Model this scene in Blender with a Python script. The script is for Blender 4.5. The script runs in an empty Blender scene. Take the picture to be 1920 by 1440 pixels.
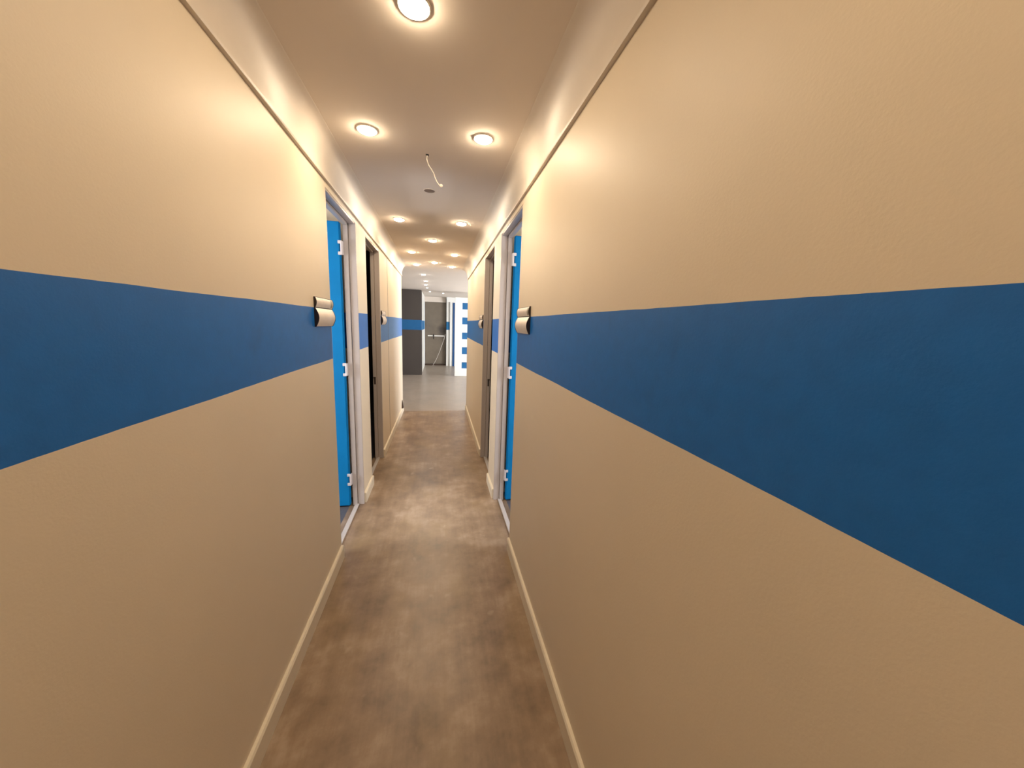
import bpy, bmesh, math, random
from mathutils import Matrix, Vector
C = bpy.context.scene
COL = C.collection
random.seed(4)

# ---------------------------------------------------------------- camera
F_PX = 653.58
YAW, PITCH, ROLL = 0.2094, -0.1653, 0.0392
H_CAM = 1.482
def cam_matrix(y, p, r):
    fwd = Vector((math.sin(y)*math.cos(p), math.cos(y)*math.cos(p), math.sin(p)))
    r0 = Vector((math.cos(y), -math.sin(y), 0)); u0 = r0.cross(fwd)
    right = math.cos(r)*r0 + math.sin(r)*u0
    up = -math.sin(r)*r0 + math.cos(r)*u0
    m = Matrix((right, up, -fwd)).transposed().to_4x4()
    m.translation = (0, 0, H_CAM)
    return m
cd = bpy.data.cameras.new('camera'); cam = bpy.data.objects.new('camera', cd); COL.objects.link(cam)
cd.sensor_width = 36; cd.lens = F_PX/1920*36; cd.clip_start = .02
cam.matrix_world = cam_matrix(YAW, PITCH, ROLL)
C.camera = cam

# ---------------------------------------------------------------- world, exposure, daylight
W = bpy.data.worlds.new('World'); C.world = W; W.use_nodes = True
W.node_tree.nodes['Background'].inputs[0].default_value = (.75, .85, 1, 1)
W.node_tree.nodes['Background'].inputs[1].default_value = .6
C.view_settings.view_transform = 'Standard'; C.view_settings.look = 'None'
C.view_settings.gamma = 1; C.view_settings.use_curve_mapping = False
C.view_settings.exposure = 2.2

def area(name, loc, rot, sx, sy, power, color):
    l = bpy.data.lights.new(name, 'AREA'); l.shape = 'RECTANGLE'; l.size = sx; l.size_y = sy
    l.energy = power; l.color = color
    o = bpy.data.objects.new(name, l); COL.objects.link(o); o.location = loc; o.rotation_euler = rot
    return o
PI = math.pi
# daylight coming in at the windows (left cabin, right cabin, entrance hall)
area('daylight_left_room', (-2.52, 1.60, 1.50), (0, -PI/2, 0), .8, 1.0, 14, (.92, .95, 1))
area('daylight_right_room', (2.42, 1.50, 1.50), (0, PI/2, 0), .8, 1.0, 14, (.92, .95, 1))
area('daylight_hall', (4.05, 8.6, 1.35), (0, PI/2, 0), 2.1, 3.0, 75, (.97, .98, 1))
LAMP = 53.0            # radiance of a corridor downlight
LAMPC = (1.0, .80, .56)

# ---------------------------------------------------------------- materials
def newmat(name):
    m = bpy.data.materials.new(name); m.use_nodes = True
    nt = m.node_tree; b = nt.nodes['Principled BSDF']
    return m, nt, b
def N(nt, t, **kw):
    n = nt.nodes.new(t)
    for k, v in kw.items():
        if k in n.inputs.keys() if isinstance(k, str) else False: n.inputs[k].default_value = v
        else: setattr(n, k, v)
    return n
def math_node(nt, op, a, b=None, c=None):
    n = nt.nodes.new('ShaderNodeMath'); n.operation = op
    for i, v in enumerate((a, b, c)):
        if v is None: continue
        if isinstance(v, (int, float)): n.inputs[i].default_value = v
        else: nt.links.new(v, n.inputs[i])
    return n.outputs[0]
def mix(nt, fac, a, b):
    n = nt.nodes.new('ShaderNodeMix'); n.data_type = 'RGBA'
    for i, v in ((0, fac), (6, a), (7, b)):
        if isinstance(v, (int, float)): n.inputs[i].default_value = v
        elif isinstance(v, tuple): n.inputs[i].default_value = (*v, 1)
        else: nt.links.new(v, n.inputs[i])
    return n.outputs[2]
def noise(nt, vec, scale, detail=4, rough=.55):
    n = nt.nodes.new('ShaderNodeTexNoise'); n.inputs['Scale'].default_value = scale
    n.inputs['Detail'].default_value = detail; n.inputs['Roughness'].default_value = rough
    if vec is not None: nt.links.new(vec, n.inputs['Vector'])
    return n.outputs[0]
def pos(nt): return nt.nodes.new('ShaderNodeNewGeometry').outputs['Position']
def mapping(nt, vec, sc):
    n = nt.nodes.new('ShaderNodeMapping'); n.inputs['Scale'].default_value = sc
    nt.links.new(vec, n.inputs['Vector']); return n.outputs[0]
def ramp(nt, v, a, b):
    n = nt.nodes.new('ShaderNodeMapRange'); n.inputs[1].default_value = a; n.inputs[2].default_value = b
    nt.links.new(v, n.inputs[0]); return n.outputs[0]
def bump(nt, b, h, strength, dist=.01):
    n = nt.nodes.new('ShaderNodeBump'); n.inputs['Strength'].default_value = strength
    n.inputs['Distance'].default_value = dist
    nt.links.new(h, n.inputs['Height']); nt.links.new(n.outputs[0], b.inputs['Normal'])

def plain(name, col, rough=.5, metal=0, var=.06, vs=9, bs=.05, bsc=120):
    m, nt, b = newmat(name)
    p = pos(nt); f = noise(nt, p, vs)
    dark = tuple(c*(1-var*2) for c in col); lite = tuple(min(1, c*(1+var)) for c in col)
    nt.links.new(mix(nt, f, dark, lite), b.inputs['Base Color'])
    b.inputs['Roughness'].default_value = rough; b.inputs['Metallic'].default_value = metal
    if bs: bump(nt, b, noise(nt, p, bsc, 2), bs, .002)
    return m

BLUE = (.002, .125, .45)
def striped(name, base, z0=1.258, z1=1.533, stripe=BLUE, rough=.5, coat=0):
    """painted wall with a horizontal painted band, edges slightly wavy"""
    m, nt, b = newmat(name)
    p = pos(nt)
    sep = nt.nodes.new('ShaderNodeSeparateXYZ'); nt.links.new(p, sep.inputs[0])
    w = math_node(nt, 'MULTIPLY', math_node(nt, 'SUBTRACT', noise(nt, p, 1.3, 5, .6), .5), .012)
    z = math_node(nt, 'ADD', sep.outputs[2], w)
    band = math_node(nt, 'MULTIPLY', math_node(nt, 'GREATER_THAN', z, z0), math_node(nt, 'LESS_THAN', z, z1))
    big = noise(nt, p, 2.2, 3); fine = noise(nt, p, 26, 3)
    basec = mix(nt, big, tuple(c*.95 for c in base), tuple(min(1, c*1.04) for c in base))
    blot = ramp(nt, noise(nt, p, 3.4, 4, .6), .60, .74)
    bl = mix(nt, fine, tuple(c*.86 for c in stripe), tuple(c*1.12 for c in stripe))
    bl = mix(nt, math_node(nt, 'MULTIPLY', blot, .45), bl, tuple(c*.5 for c in stripe))
    nt.links.new(mix(nt, band, basec, bl), b.inputs['Base Color'])
    b.inputs['Roughness'].default_value = rough
    b.inputs['Specular IOR Level'].default_value = .5
    bump(nt, b, noise(nt, p, 170, 3), .12, .002)
    return m

M = {}
M['wall'] = striped('cream wall paint with blue band', (.70, .60, .46))
M['wall_hall'] = striped('white wall paint with blue band', (.80, .80, .76), stripe=(.006, .15, .36))
M['wall_white'] = plain('white hall paint', (.85, .85, .82), .5, var=.02)
M['column'] = striped('charcoal paint with blue band', (.062, .052, .047), 1.268, 1.54, (.002, .115, .32), .45)
M['cornice'] = plain('cornice plaster', (.66, .59, .51), .45, var=.03)
M['ceiling'] = plain('ceiling paint', (.74, .66, .58), .95, var=.03, vs=1.5)
M['base'] = plain('cream skirting', (.74, .66, .52), .4, var=.04)
M['frame'] = plain('grey lilac frame enamel', (.50, .44, .41), .32, var=.03, bs=0)
M['leaf'] = plain('bright blue door paint', (.0, .185, .47), .7, var=.10, vs=7)
M["leaf"].node_tree.nodes["Principled BSDF"].inputs["Specular IOR Level"].default_value = .2
M['hinge'] = plain('white hinge metal', (.72, .68, .70), .35, .2)
M['thresh'] = plain('pale threshold strip', (.50, .46, .44), .4)
M['dark'] = plain('black', (.012, .008, .006), .6, bs=0)
M['brown'] = plain('dark brown', (.05, .025, .015), .5)
M['joint'] = plain('dark joint filler', (.06, .042, .025), .6)
M['sign'] = plain('champagne metal', (.74, .65, .57), .38, .15, var=.08, vs=30)
M['sign_side'] = plain('sign black side', (.018, .008, .006), .4)
M['tab'] = plain('sign insert', (.30, .27, .19), .5)
M['cable'] = plain('white cable', (.80, .74, .68), .4)
M['chrome'] = plain('dull steel', (.10, .08, .07), .35, .7)
M['hole'] = plain('ceiling hole grey brown', (.20, .15, .12), .7)
M['trimring'] = plain('white lamp ring', (.85, .80, .74), .35)
M['steel_door'] = None
M['rail'] = plain('white push bar', (.82, .80, .74), .4)
M['strip_blue'] = plain('blue vertical strip', (.006, .065, .21), .5, var=.12)
M['niche_blue'] = plain('blue niche paint', (.004, .115, .31), .5, var=.12)
M['room_unlit'] = striped('cabin wall with unlit shade painted in and blue band', (.035, .022, .015), stripe=(.003, .02, .06))  # darkness of the unlit second cabins put into wall and band colours
M['room_floor'] = plain('cabin floor', (.11, .105, .115), .35, var=.2)

def floor_mat(name, c_dark, c_mid, c_lite, rough, tint, spot=.35):
    m, nt, b = newmat(name)
    p = pos(nt)
    st = mapping(nt, p, (26, 2.4, 1))
    streak = noise(nt, st, 1, 6, .62)
    cloud = noise(nt, p, 2.6, 6, .62)
    cloud2 = noise(nt, p, 7.5, 5, .6)
    warm = noise(nt, mapping(nt, p, (3, 1.6, 1)), 1, 3)
    v = math_node(nt, 'ADD', math_node(nt, 'MULTIPLY', streak, .17),
                  math_node(nt, 'ADD', math_node(nt, 'MULTIPLY', cloud, .50), math_node(nt, 'MULTIPLY', cloud2, .37)))
    v = ramp(nt, v, .40, .68)
    cr = nt.nodes.new('ShaderNodeValToRGB'); nt.links.new(v, cr.inputs[0])
    e = cr.color_ramp.elements
    e[0].position = 0; e[0].color = (*c_dark, 1); e[1].position = 1; e[1].color = (*c_lite, 1)
    k = e.new(.5); k.color = (*c_mid, 1)
    col = mix(nt, math_node(nt, 'MULTIPLY', ramp(nt, warm, .5, .72), .45), cr.outputs[0], tint)
    spots = ramp(nt, noise(nt, p, 9, 2, .5), .68, .78)
    col = mix(nt, math_node(nt, 'MULTIPLY', spots, spot), col, tuple(min(.6, c*1.5) for c in c_lite))
    nt.links.new(col, b.inputs['Base Color'])
    nt.links.new(math_node(nt, 'ADD', math_node(nt, 'MULTIPLY', cloud2, .22), rough-.11), b.inputs['Roughness'])
    bump(nt, b, cloud2, .06, .003)
    return m
M['floor'] = floor_mat('stained brown floor', (.16, .105, .066), (.27, .185, .118), (.42, .32, .235), .33, (.26, .17, .065))
M['floor_hall'] = floor_mat('grey hall floor', (.26, .22, .18), (.30, .25, .205), (.35, .29, .24), .34, (.30, .24, .18), 0)

m, nt, b = newmat('grey brown steel door paint')
p = pos(nt); sep = nt.nodes.new('ShaderNodeSeparateXYZ'); nt.links.new(p, sep.inputs[0])
f = noise(nt, p, 4, 4)
c0 = mix(nt, f, (.13, .105, .078), (.20, .165, .125))
dx = math_node(nt, 'DIVIDE', math_node(nt, 'SUBTRACT', sep.outputs[0], .11), .17)
dz = math_node(nt, 'DIVIDE', math_node(nt, 'SUBTRACT', sep.outputs[2], 1.24), .20)
rr = math_node(nt, 'SQRT', math_node(nt, 'ADD', math_node(nt, 'MULTIPLY', dx, dx), math_node(nt, 'MULTIPLY', dz, dz)))
rr = math_node(nt, 'ADD', rr, math_node(nt, 'MULTIPLY', math_node(nt, 'SUBTRACT', noise(nt, p, 9, 3), .5), .5))
soot = ramp(nt, rr, 1.25, .45)
nt.links.new(mix(nt, math_node(nt, 'MULTIPLY', soot, .8), c0, (.035, .03, .028)), b.inputs['Base Color'])
b.inputs['Roughness'].default_value = .4
M['steel_door'] = m

def emis(name, col, strength):
    m, nt, b = newmat(name)
    b.inputs['Base Color'].default_value = (.9, .9, .9, 1)
    b.inputs['Emission Color'].default_value = (*col, 1)
    b.inputs['Emission Strength'].default_value = strength
    return m
M['lamp'] = emis('warm lamp lens', LAMPC, LAMP)
M['lamp_hall'] = emis('hall lamp lens', (1, .93, .84), 40)
M['lamp_dim'] = emis('small hall lamp lens', (1, .95, .88), 8)

# ---------------------------------------------------------------- mesh helpers
def box(bm, a, b, bev=0):
    x0, x1 = sorted((a[0], b[0])); y0, y1 = sorted((a[1], b[1])); z0, z1 = sorted((a[2], b[2]))
    r = bmesh.ops.create_cube(bm, size=1)
    for v in r['verts']:
        v.co = Vector(((v.co.x+.5)*(x1-x0)+x0, (v.co.y+.5)*(y1-y0)+y0, (v.co.z+.5)*(z1-z0)+z0))
    if bev:
        es = list({e for v in r['verts'] for e in v.link_edges})
        bmesh.ops.bevel(bm, geom=es, offset=bev, segments=2, affect='EDGES')
def prism(bm, prof, y0, y1):
    """profile in XZ extruded along Y"""
    A = [bm.verts.new((x, y0, z)) for x, z in prof]; B = [bm.verts.new((x, y1, z)) for x, z in prof]
    n = len(prof)
    for i in range(n): bm.faces.new((A[i], A[(i+1) % n], B[(i+1) % n], B[i]))
    bm.faces.new(A[::-1]); bm.faces.new(B)
def tube(bm, pts, r, seg=8):
    rings = []
    for i, p in enumerate(pts):
        p = Vector(p); d = (Vector(pts[min(i+1, len(pts)-1)])-Vector(pts[max(i-1, 0)])).normalized()
        u = d.orthogonal().normalized() if i == 0 else (u - d*u.dot(d)).normalized()
        w = d.cross(u)
        rings.append([bm.verts.new(p+r*(math.cos(2*PI*k/seg)*u+math.sin(2*PI*k/seg)*w)) for k in range(seg)])
    for a, b_ in zip(rings, rings[1:]):
        for k in range(seg): bm.faces.new((a[k], a[(k+1) % seg], b_[(k+1) % seg], b_[k]))
    bm.faces.new(rings[0][::-1]); bm.faces.new(rings[-1])
def lathe(bm, prof, seg=32):
    """profile (r,z) about Z axis; r=0 allowed at ends"""
    rows = []
    for r, z in prof:
        if r < 1e-6: rows.append([bm.verts.new((0, 0, z))])
        else: rows.append([bm.verts.new((r*math.cos(2*PI*k/seg), r*math.sin(2*PI*k/seg), z)) for k in range(seg)])
    for a, b_ in zip(rows, rows[1:]):
        for k in range(seg):
            k2 = (k+1) % seg
            if len(a) == 1 and len(b_) == 1: continue
            if len(a) == 1: bm.faces.new((a[0], b_[k2], b_[k]))
            elif len(b_) == 1: bm.faces.new((a[k], a[k2], b_[0]))
            else: bm.faces.new((a[k], a[k2], b_[k2], b_[k]))
def obj(name, bm, mat, parent=None, smooth=False):
    bmesh.ops.recalc_face_normals(bm, faces=bm.faces)
    me = bpy.data.meshes.new(name); bm.to_mesh(me); bm.free()
    me.materials.append(mat)
    if smooth:
        for f_ in me.polygons: f_.use_smooth = True
        try: me.set_sharp_from_angle(angle=math.radians(40))
        except Exception: pass
    o = bpy.data.objects.new(name, me); COL.objects.link(o)
    if parent:
        o.parent = parent
        off = Vector((0, 0, 0)); q = parent
        while q: off += q.location; q = q.parent
        o.location = -off
    return o
def localobj(name, bm, mat, parent, smooth=True):
    """mesh already in its thing's local space"""
    o = obj(name, bm, mat, None, smooth); o.parent = parent; return o
def boxes(name, lst, mat, parent=None, bev=0):
    bm = bmesh.new()
    for a, b_ in lst: box(bm, a, b_, bev)
    return obj(name, bm, mat, parent)
def empty(name, loc):
    o = bpy.data.objects.new(name, None); COL.objects.link(o); o.location = loc; o.empty_display_size = .1
    return o
def tag(o, label, cat, group=None):
    o['label'] = label; o['category'] = cat
    if group: o['group'] = group
    return o
def struct(o, label=None, cat=None):
    o['kind'] = 'structure'
    if label: o['label'] = label
    if cat: o['category'] = cat
    return o

# ---------------------------------------------------------------- dimensions
XL, XR = -.595, .465
TH = .085
ZC, ZK = 2.355, 2.20         # ceiling, cornice bottom
HEAD = 2.168
YE, YB = 6.0, -2.6           # corridor far end, behind the camera
L1, L2 = (2.156, 2.838), (3.193, 3.850)
R1, R2 = (2.083, 2.771), (3.124, 3.755)
YJ = 4.417
ZT = 2.52                    # wall tops (above ceiling)

# ---------------------------------------------------------------- floors, ceiling
struct(boxes('floor', [((-.70, YB, -.05), (.57, YE-.06, 0))], M['floor']), 'brown streaked stained floor running down the corridor', 'floor')
struct(boxes('floor', [((-4.2, YE-.06, -.05), (4.2, 13.2, 0))], M['floor_hall']), 'pale grey polished floor of the hall past the corridor', 'floor')
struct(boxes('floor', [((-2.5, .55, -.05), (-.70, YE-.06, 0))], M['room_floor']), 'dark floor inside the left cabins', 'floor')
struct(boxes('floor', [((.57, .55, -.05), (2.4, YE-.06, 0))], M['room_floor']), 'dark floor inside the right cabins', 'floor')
struct(boxes('ceiling', [((XL-.02, YB, ZC), (XR+.02, YE, ZC+.06))], M['ceiling']), 'plain corridor ceiling dotted with warm downlights', 'ceiling')
struct(boxes('ceiling', [((-4.2, YE, ZC+.002), (4.2, 13.2, ZC+.06))], M['ceiling']), 'pale hall ceiling past the corridor', 'ceiling')
struct(boxes('ceiling', [((-2.5, .55, ZT), (-.70, YE, ZT+.05))], M['ceiling']), 'ceiling above the left cabins', 'ceiling')
struct(boxes('ceiling', [((.57, .55, ZT), (2.4, YE, ZT+.05))], M['ceiling']), 'ceiling above the right cabins', 'ceiling')

# ---------------------------------------------------------------- corridor walls
def side_wall(name, x, s, o1, o2, joint, label):
    segs = [(YB, o1[0]), (o1[1], o2[0])]
    if joint: segs += [(o2[1], YJ-.006), (YJ+.006, YE)]
    else: segs += [(o2[1], YE)]
    lst = [((x, a, 0), (x+s*TH, b_, ZT)) for a, b_ in segs]
    lst += [((x, a, HEAD), (x+s*TH, b_, ZT)) for a, b_ in (o1, o2)]
    return struct(boxes(name, lst, M['wall']), label, 'wall')
side_wall('wall_left', XL, -1, L1, L2, True, 'cream left corridor wall with a wide blue band')
side_wall('wall_right', XR, 1, R1, R2, False, 'cream right corridor wall with a wide blue band')
struct(boxes('trim_1', [((XL+.001, YJ-.006, .085), (XL-TH, YJ+.006, ZK))], M['joint']), 'thin dark vertical joint in the left wall', 'wall joint')
struct(boxes('wall_rear', [((-.70, YB-.1, 0), (.57, YB, ZT))], M['wall']), 'cream wall closing the corridor', 'wall')

def cornice(name, x, s, w, y0, y1, label):
    # s points into the corridor; lip at the bottom, concave cove, small step at the ceiling
    pr = [(x-s*.0, ZK), (x+s*.014, ZK), (x+s*.016, ZK+.004), (x+s*.016, ZK+.012), (x+s*.010, ZK+.015)]
    n = 10; xa, za, xb, zb = .010, ZK+.02, w-.006, ZC-.002
    for i in range(n+1):
        t = i/n*PI/2
        pr.append((x+s*(xb-(xb-xa)*math.cos(t)), za+(zb-za)*math.sin(t)))
    pr += [(x+s*w, ZC-.0008), (x+s*w, ZC+.01), (x, ZC+.01)]
    bm = bmesh.new(); prism(bm, pr, y0, y1)
    return struct(obj(name, bm, M['cornice'], None, True), label, 'cornice')
cornice('trim_2', XL, 1, .088, YB, YE, 'coved plaster cornice along the left wall')
cornice('trim_3', XR, -1, .100, YB, YE, 'coved plaster cornice along the right wall')

def skirting(name, x, s, y0, y1, label):
    t, h = .016, .085
    bm = bmesh.new()
    prism(bm, [(x, 0), (x+s*t, 0), (x+s*t, h-.008), (x+s*(t-.005), h), (x, h)], y0, y1)
    return struct(obj(name, bm, M['base']), label, 'skirting board')
skirting('baseboard_left', XL, 1, YB, L1[0], 'cream skirting board along the near left wall')
skirting('baseboard_left', XL, 1, L1[1]+.012, L2[0], 'short skirting board between the left doorways')
skirting('baseboard_left', XL, 1, L2[1]+.012, YJ-.004, 'skirting board from the second left doorway to the joint')
skirting('baseboard_left', XL, 1, YJ+.004, YE, 'skirting board at the far end of the left wall')
skirting('baseboard_right', XR, -1, YB, R1[0], 'cream skirting board along the near right wall')
skirting('baseboard_right', XR, -1, R1[1]+.012, R2[0], 'short skirting board between the right doorways')
skirting('baseboard_right', XR, -1, R2[1]+.012, YE, 'skirting board at the far end of the right wall')

# ---------------------------------------------------------------- doorways
def doorway(name, x, s, o, leaf, label):
    """s: outward direction of the wall (-1 left, +1 right)"""
    y0, y1 = o
    d = struct(empty(name, (x+s*.05, (y0+y1)/2, 0)), label, 'door')
    a, bI, m_ = x-s*.003, x+s*.044, x+s*.080      # outer step / stop
    t1, t2 = .012, .026
    lst = []
    bm = bmesh.new()
    box(bm, (a, y1-t1, 0), (bI, y1+.004, HEAD), .0015); box(bm, (bI+s*.0035, y1-t2, 0), (m_, y1, HEAD), .002)
    box(bm, (x+s*.002, y0, 0), (bI, y0+t1, HEAD), .0015); box(bm, (bI+s*.0035, y0, 0), (m_, y0+t2, HEAD), .002)
    box(bm, (x+s*.002, y0, HEAD-t1), (bI, y1, HEAD+.004), .0015); box(bm, (bI+s*.0035, y0, HEAD-t2), (m_, y1, HEAD), .002)
    fr = obj('door_frame', bm, M['frame'], d)
    # thin shadow groove between the two steps
    boxes('threshold_strip', [((x+s*.034, y0+t1, 0), (x+s*.066, y1-t1, .009))], M['thresh'], d, .002)
    if leaf:
        lx0, lx1 = x+s*.094, x+s*.094+s*.63
        ly = y1-.050
        bm = bmesh.new(); box(bm, (lx0, ly, .012), (lx1, ly+.04, HEAD-.012), .006)
        lf = obj('door_leaf', bm, M['leaf'], d)
        for zc in (1.98, 1.11, .235):
            bm = bmesh.new()
            xp = x+s*.086
            tube(bm, [(xp, ly-.004, zc-.047), (xp, ly-.004, zc+.047)], .0055, 10)
            for dz in (-.038, .038):
                box(bm, (xp-s*.004, ly-.007, zc+dz-.011), (xp+s*.022, ly+.001, zc+dz+.011), .002)
            box(bm, (xp-s*.009, ly-.003, zc-.047), (xp-s*.004, ly+.022, zc+.047), .001)
            obj('hinge', bm, M['hinge'], lf)
    else:
        bm = bmesh.new()
        yy = y1-t2
        box(bm, (bI+s*.010, yy-.002, .82), (bI+s*.027, yy+.001, .90), .0008)
        box(bm, (bI+s*.008, yy-.008, .885), (bI+s*.032, yy-.001, .900), .0008)
        obj('strike_plate', bm, M['chrome'], fr)
    return d
doorway('door_1', XL, -1, L1, True, 'nearest left doorway with a bright blue door swung inward')
doorway('door_2', XR, 1, R1, True, 'nearest right doorway with a bright blue door swung inward')
doorway('door_3', XL, -1, L2, False, 'second left doorway open onto a dark room')
doorway('door_4', XR, 1, R2, False, 'second right doorway with a grey frame')

# ---------------------------------------------------------------- cabins behind the doorways
def cabins(x, s, xo, d1, tag_side):
    # outer wall with a window opening for the near cabin
    wy0, wy1, wz0, wz1 = 1.15, 2.35, .80, 1.90
    lst = [((xo, .55, 0), (xo+s*.1, wy0, ZT)), ((xo, wy1, 0), (xo+s*.1, d1+.2, ZT)),
           ((xo, wy0, 0), (xo+s*.1, wy1, wz0)), ((xo, wy0, wz1), (xo+s*.1, wy1, ZT))]
    struct(boxes('wall_'+tag_side+'_cabin', lst, M['wall']), 'outer wall of the '+tag_side+' cabins', 'wall')
    struct(boxes('wall_'+tag_side+'_cabin', [((x+s*TH, .45, 0), (xo+s*.1, .55, ZT))], M['wall']), 'near wall of the first '+tag_side+' cabin', 'wall')
    struct(boxes('wall_'+tag_side+'_cabin', [((x+s*TH, d1+.12, 0), (xo, d1+.17, ZT))], M['wall']), 'partition of the first '+tag_side+' cabin', 'wall')
    struct(boxes('wall_'+tag_side+'_cabin', [((x+s*TH, d1+.17, 0), (xo, d1+.22, ZT))], M['room_unlit']), 'partition of the second '+tag_side+' cabin', 'wall')
    struct(boxes('wall_'+tag_side+'_cabin', [((xo, d1+.2, 0), (xo+s*.1, YE, ZT)), ((x+s*TH, YE-.12, 0), (xo, YE-.1, ZT))], M['room_unlit']), 'shade-painted far walls of the second '+tag_side+' cabin', 'wall')
    w = struct(empty('window_'+('1' if s < 0 else '2'), (xo+s*.05, (wy0+wy1)/2, wz0)), 'window of the first '+tag_side+' cabin', 'window')
    f_ = .05
    boxes('window_frame', [((xo+s*.02, wy0, wz0), (xo+s*.08, wy0+f_, wz1)), ((xo+s*.02, wy1-f_, wz0), (xo+s*.08, wy1, wz1)),
          ((xo+s*.02, wy0, wz0), (xo+s*.08, wy1, wz0+f_)), ((xo+s*.02, wy0, wz1-f_), (xo+s*.08, wy1, wz1))], M['rail'], w)
cabins(XL, -1, -2.4, L1[1], 'left')
cabins(XR, 1, 2.3, R1[1], 'right')

# ---------------------------------------------------------------- hall past the corridor
HY = 12.6
struct(boxes('wall_front', [((-4.2, YE-.1, 0), (XL-TH, YE, ZT)), ], M['wall_hall']), 'hall wall left of the corridor mouth', 'wall')
struct(boxes('wall_front', [((XR+TH, YE-.1, 0), (4.2, YE, ZT)), ], M['wall_hall']), 'hall wall right of the corridor mouth', 'wall')
struct(boxes('wall_hall_left', [((-4.2, YE, 0), (-4.1, 13.2, ZT))], M['wall_hall']), 'left side wall of the hall', 'wall')
wy0, wy1, wz0, wz1 = 7.1, 10.1, .30, 2.30
struct(boxes('wall_hall_right', [((3.9, YE, 0), (4.0, wy0, ZT)), ((3.9, wy1, 0), (4.0, 13.2, ZT)),
      ((3.9, wy0, 0), (4.0, wy1, wz0)), ((3.9, wy0, wz1), (4.0, wy1, ZT))], M['wall_white']), 'right side wall of the hall', 'wall')
w = struct(empty('window_3', (3.95, 8.6, wz0)), 'wide window of the hall', 'window')
boxes('window_frame', [((3.92, wy0, wz0), (3.98, wy0+.05, wz1)), ((3.92, wy1-.05, wz0), (3.98, wy1, wz1)),
      ((3.92, 8.58, wz0), (3.98, 8.63, wz1)), ((3.92, wy0, wz0), (3.98, wy1, wz0+.05)), ((3.92, wy0, wz1-.05), (3.98, wy1, wz1))], M['rail'], w)
# dark column and the white return wall behind it
struct(boxes('wall_column', [((-1.35, 10.17, -.03), (-.485, 10.55, ZT))], M['column'], None, .03), 'charcoal column with a bright blue band left of the grey door', 'column')
struct(boxes('wall_recess_left', [((-4.1, 10.55, 0), (-.492, HY, ZT))], M['wall_hall']), 'white return wall with blue band beside the charcoal column', 'wall')
struct(boxes('wall_back', [((-.492, HY+.06, 0), (.30, HY+.16, ZT)), ((-.492, HY-.02, 2.185), (.30, HY+.06, ZT))], M['ceiling']), 'wall over the grey door at the end of the hall', 'wall')
struct(boxes('wall_back', [((.245, HY-.14, 0), (.350, HY+.16, ZT))], M['wall_hall']), 'narrow white pier with blue band right of the grey door', 'wall')
struct(boxes('wall_back', [((.350, HY-.12, 0), (.362, HY+.1, 2.2))], M['joint']), 'dark gap beside the white pier', 'wall joint')
struct(boxes('wall_back', [((.362, HY-.2, 0), (4.1, HY+.16, ZT)), ((.245, HY-.2, 2.2), (.362, HY-.14, ZT))], M['wall_white']), 'bright white back wall of the hall', 'wall')

d = struct(empty('door_5', (-.12, HY, 0)), 'grey brown door with a white push bar at the end of the hall', 'door')
boxes('door_leaf', [((-.488, HY, .055), (.226, HY+.05, 2.18))], M['steel_door'], d, .003)
boxes('door_sill', [((-.488, HY-.03, 0), (.226, HY+.05, .045))], M['brown'], d)
boxes('door_jamb', [((.226, HY-.12, 0), (.245, HY+.06, 2.32))], M['dark'], d)
pb = boxes('push_bar', [((-.39, HY-.055, 1.015), (.17, HY-.03, 1.055)), ((-.38, HY-.03, 1.02), (-.35, HY, 1.05)), ((.11, HY-.03, 1.02), (.14, HY, 1.05))], M['rail'], d, .004)
boxes('latch_handle', [((-.205, HY-.075, .92), (-.178, HY-.055, 1.10)), ((-.215, HY-.08, 1.02), (-.168, HY-.05, 1.06))], M['dark'], pb, .004)
bm = bmesh.new()
pts = []
P = [(.205, HY-.14, 1.10), (.19, HY-.16, 1.04), (.175, HY-.16, .97), (.10, HY-.15, .74), (.0, HY-.15, .45), (-.11, HY-.15, .19), (-.19, HY-.15, .05), (-.215, HY-.17, .006), (-.16, HY-.2, .006)]
tube(bm, P, .005)
tag(obj('loose_cable', bm, M['cable'], None, True), 'thin pale cord slanting down across the grey door to the floor', 'cable')

bm = bmesh.new(); box(bm, (.455, HY-.225, 0), (.525, HY-.2, 2.18), .003)
tag(obj('vertical_strip', bm, M['strip_blue']), 'tall narrow dark blue upright against the white back wall', 'strip')

# tall white panel with a column of blue niches
pn = empty('niche_panel', (.8, 10.06, 0))
tag(pn, 'tall white panel with a column of blue square niches at the hall\'s right', 'panel')
zs = [(.22, .40), (.63, .83), (1.055, 1.24), (1.47, 1.66), (1.88, 2.06)]
x0, x1, nx0, nx1 = .437, 1.25, .632, .85
lst = [((x0, 10.02, 0), (nx0, 10.12, 2.2)), ((nx1, 10.02, 0), (x1, 10.12, 2.2))]
zz = [0]+[v for z in zs for v in z]+[2.2]
for i in range(0, len(zz), 2): lst.append(((nx0, 10.02, zz[i]), (nx1, 10.12, zz[i+1])))
boxes('body', lst, M['wall_white'], pn)
for z0, z1 in zs: boxes('niche_back', [((nx0, 10.03, z0), (nx1, 10.11, z1))], M['niche_blue'], pn)

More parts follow.
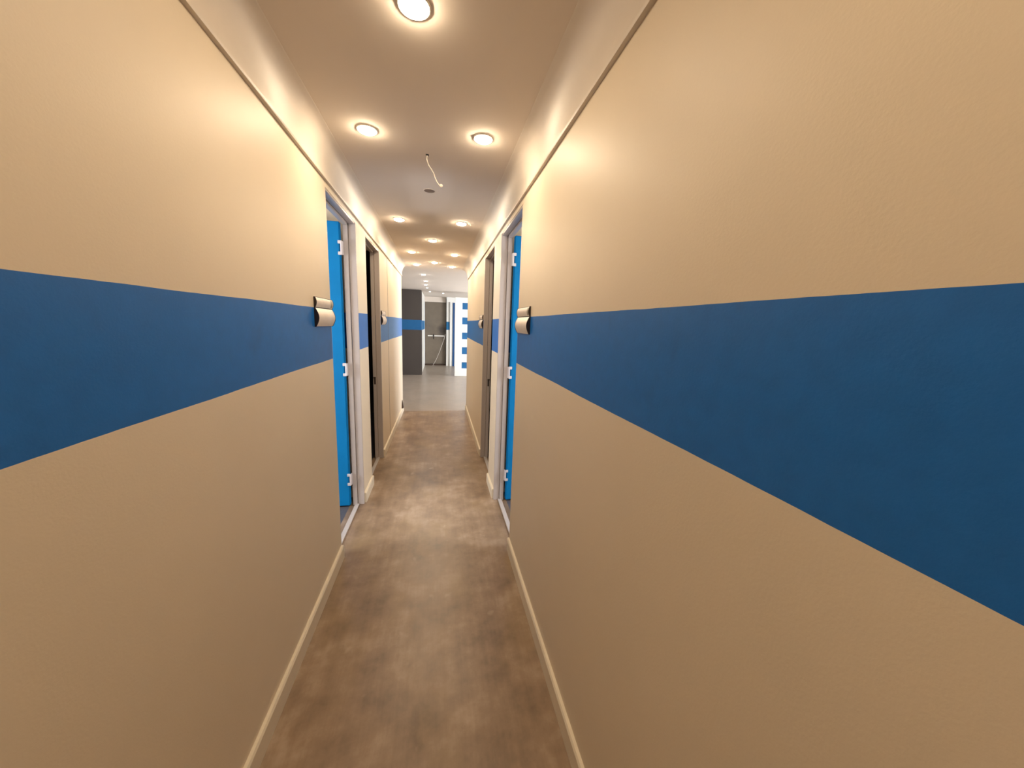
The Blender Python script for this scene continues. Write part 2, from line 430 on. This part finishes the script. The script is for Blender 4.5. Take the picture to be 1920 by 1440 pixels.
# ---------------------------------------------------------------- downlights
def lamp_proto(r, mat):
    e = empty('ceiling_downlight', (0, 0, 0))
    bm = bmesh.new(); lathe(bm, [(r*1.0, .001), (r*1.0, -.0035), (r*1.04, -.005), (r*1.10, -.0045), (r*1.14, -.003), (r*1.15, .001)])
    localobj('trim_ring', bm, M['trimring'], e)
    bm = bmesh.new(); lathe(bm, [(r*.99*math.cos(a_*PI/16), -.002-r*.36*math.sin(a_*PI/16)) for a_ in range(8)]+[(0, -.002-r*.36)])
    localobj('lens', bm, mat, e)
    return e
def copy_thing(o):
    c = o.copy(); COL.objects.link(c)
    for ch in o.children:
        k = ch.copy(); COL.objects.link(k); k.parent = c
    return c
K = (ZC-H_CAM)/(2.37-H_CAM)
lights = [
 ('w', -.074, 1.195, 'nearest warm round downlight, cut off by the top edge of the photo'),
 ('w', -.338, 1.931, 'warm round downlight, left one of the nearest pair before the hanging wire'),
 ('w', .205, 1.857, 'warm round downlight, right one of the nearest pair before the hanging wire'),
 ('w', -.351, 3.411, 'warm round downlight, left one of the second pair past the hanging wire'),
 ('w', .191, 3.353, 'warm round downlight, right one of the second pair past the hanging wire'),
 ('w', -.075, 4.128, 'single central warm downlight between the second and third pairs'),
 ('w', -.349, 4.864, 'warm round downlight, left one of the third pair'),
 ('w', .191, 4.852, 'warm round downlight, right one of the third pair'),
 ('w', -.070, 5.555, 'single central warm downlight between the third and fourth pairs'),
 ('w', -.355, 5.860, 'warm round downlight, left one of the last pair at the corridor end'),
 ('w', .191, 5.841, 'warm round downlight, right one of the last pair at the corridor end'),
 ('w', -.330, -.95, 'warm round downlight behind the viewer, left one of a pair'),
 ('w', .200, -.95, 'warm round downlight behind the viewer, right one of a pair'),
 ('w', .130, .02, 'added unseen warm downlight above the viewer, set right of the row'),  # added out of view, off the row, to brighten the right wall
 ('h', -.295, 7.039, 'bright hall downlight, nearest of the row past the corridor end'),
 ('h', -.294, 8.081, 'bright hall downlight, second of the row past the corridor end'),
 ('h', -.323, 8.867, 'bright hall downlight, third of the row past the corridor end'),
 ('d', -.309, 9.578, 'small dim hall downlight just behind the row of three bright ones'),
 ('d', -.269, 10.661, 'small dim hall downlight above the end of the charcoal column'),
 ('d', .114, 11.051, 'small dim hall downlight farthest right, in front of the grey door')]
protos = {}
for kind, x, y, lab in lights:
    if kind not in protos:
        o = protos[kind] = lamp_proto({'w': .041, 'h': .036, 'd': .024}[kind], M[{'w': 'lamp', 'h': 'lamp_hall', 'd': 'lamp_dim'}[kind]])
    else: o = copy_thing(protos[kind])
    o.location = (x*K, y*K, ZC if y*K < YE else ZC+.002)
    tag(o, lab, 'ceiling light', 'warm downlights in the corridor ceiling' if kind == 'w' else 'downlights in the hall ceiling')

# ---------------------------------------------------------------- wire hanging from the ceiling, and the spare hole
hw = tag(empty('hanging_wire', (-.066, 2.07, ZC)), 'short white wire dangling from a hole in the corridor ceiling', 'wire')
bm = bmesh.new()
ctl = [(-.066, 2.075, ZC+.01), (-.068, 2.08, 2.335), (-.060, 2.09, 2.315), (-.045, 2.10, 2.298), (-.034, 2.10, 2.282), (-.026, 2.10, 2.262), (-.016, 2.10, 2.240), (-.006, 2.10, 2.226), (.004, 2.10, 2.221)]
tube(bm, ctl, .0024)
obj('cable', bm, M['cable'], hw, True)
bm = bmesh.new(); box(bm, (-.002, 2.092, 2.214), (.016, 2.108, 2.228), .003)
obj('connector', bm, M['cable'], hw)
bm = bmesh.new(); box(bm, (-.073, 2.062, ZC-.0015), (-.058, 2.082, ZC+.002), 0)
obj('ceiling_hole', bm, M['dark'], hw)
hl = empty('blanking_disc', (-.068, 2.59, ZC)); tag(hl, 'dull grey brown disc on the ceiling just past the hanging wire', 'ceiling disc')
bm = bmesh.new(); lathe(bm, [(0, -.004), (.028, -.004), (.034, -.002), (.036, .001)])
localobj('disc', bm, M['hole'], hl)
bm = bmesh.new(); lathe(bm, [(.036, .001), (.0365, -.003), (.038, -.003), (.0385, .001)])
localobj('rim', bm, M['ceiling'], hl)

# ---------------------------------------------------------------- wall signs
def sign(x, s, y0, y1, tab_y, label):
    """s: direction into the corridor"""
    e = tag(empty('room_sign', (x, (y0+y1)/2, 1.44)), label, 'sign', 'curved door signs on the corridor walls')
    def arc(z0, z1, d0, d1, n=12):
        return [(x+s*(d0+(d1-d0)*math.sin(PI*i/n)), z0+(z1-z0)*i/n) for i in range(n+1)]
    for nm, z0, z1, d0, d1 in (('upper_panel', 1.536, 1.583, .0065, .0125), ('lower_panel', 1.442, 1.531, .0055, .0205)):
        outer = arc(z0, z1, d0, d1); inner = [(px-s*.002, pz) for px, pz in outer][::-1]
        bm = bmesh.new(); prism(bm, outer+inner, y0+.004, y1-.004)
        obj(nm, bm, M['sign'], e, True)
    # dark end pieces following both curves
    for ya, yb in ((y0, y0+.004), (y1-.004, y1)):
        bm = bmesh.new()
        prism(bm, arc(1.440, 1.532, .0065, .0218)+[(x+s*.0075, 1.535)]+arc(1.536, 1.585, .0075, .0138)+[(x, 1.585), (x, 1.44)], ya, yb)
        obj('end_piece', bm, M['sign_side'], e)
    bm = bmesh.new(); box(bm, (x, y0+.002, 1.446), (x+s*.0035, y1-.002, 1.586), .001)
    obj('back_plate', bm, M['sign_side'], e)
    if tab_y is not None:
        bm = bmesh.new()
        o2 = arc(1.540, 1.579, .0082, .0136); prism(bm, o2+[(px-s*.003, pz) for px, pz in o2][::-1], tab_y, tab_y+.024)
        obj('insert_mark', bm, M['tab'], e, True)
sign(XL, 1, 1.885, 2.165, 2.122, 'curved metal sign on the left wall before the nearest doorway')
sign(XR, -1, 1.788, 2.072, 1.80, 'curved metal sign on the right wall before the nearest doorway')
sign(XL, 1, 3.895, 4.175, None, 'small far sign on the left wall just past the second doorway')
sign(XR, -1, 3.80, 4.10, None, 'small far sign on the right wall just past the second doorway')

# ---------------------------------------------------------------- small wall bits
bm = bmesh.new()
A = [(XL, 5.78, .085), (XL, 5.88, .085), (XL, 5.85, .21), (XL+.03, 5.78, .085), (XL+.03, 5.88, .085), (XL+.006, 5.85, .21)]
V = [bm.verts.new(v) for v in A]
for f_ in ((0, 1, 2), (3, 5, 4), (0, 3, 4, 1), (1, 4, 5, 2), (2, 5, 3, 0)): bm.faces.new([V[i] for i in f_])
tag(obj('wall_wedge', bm, M['brown']), 'small dark brown wedge above the skirting at the left wall\'s far end', 'wedge')
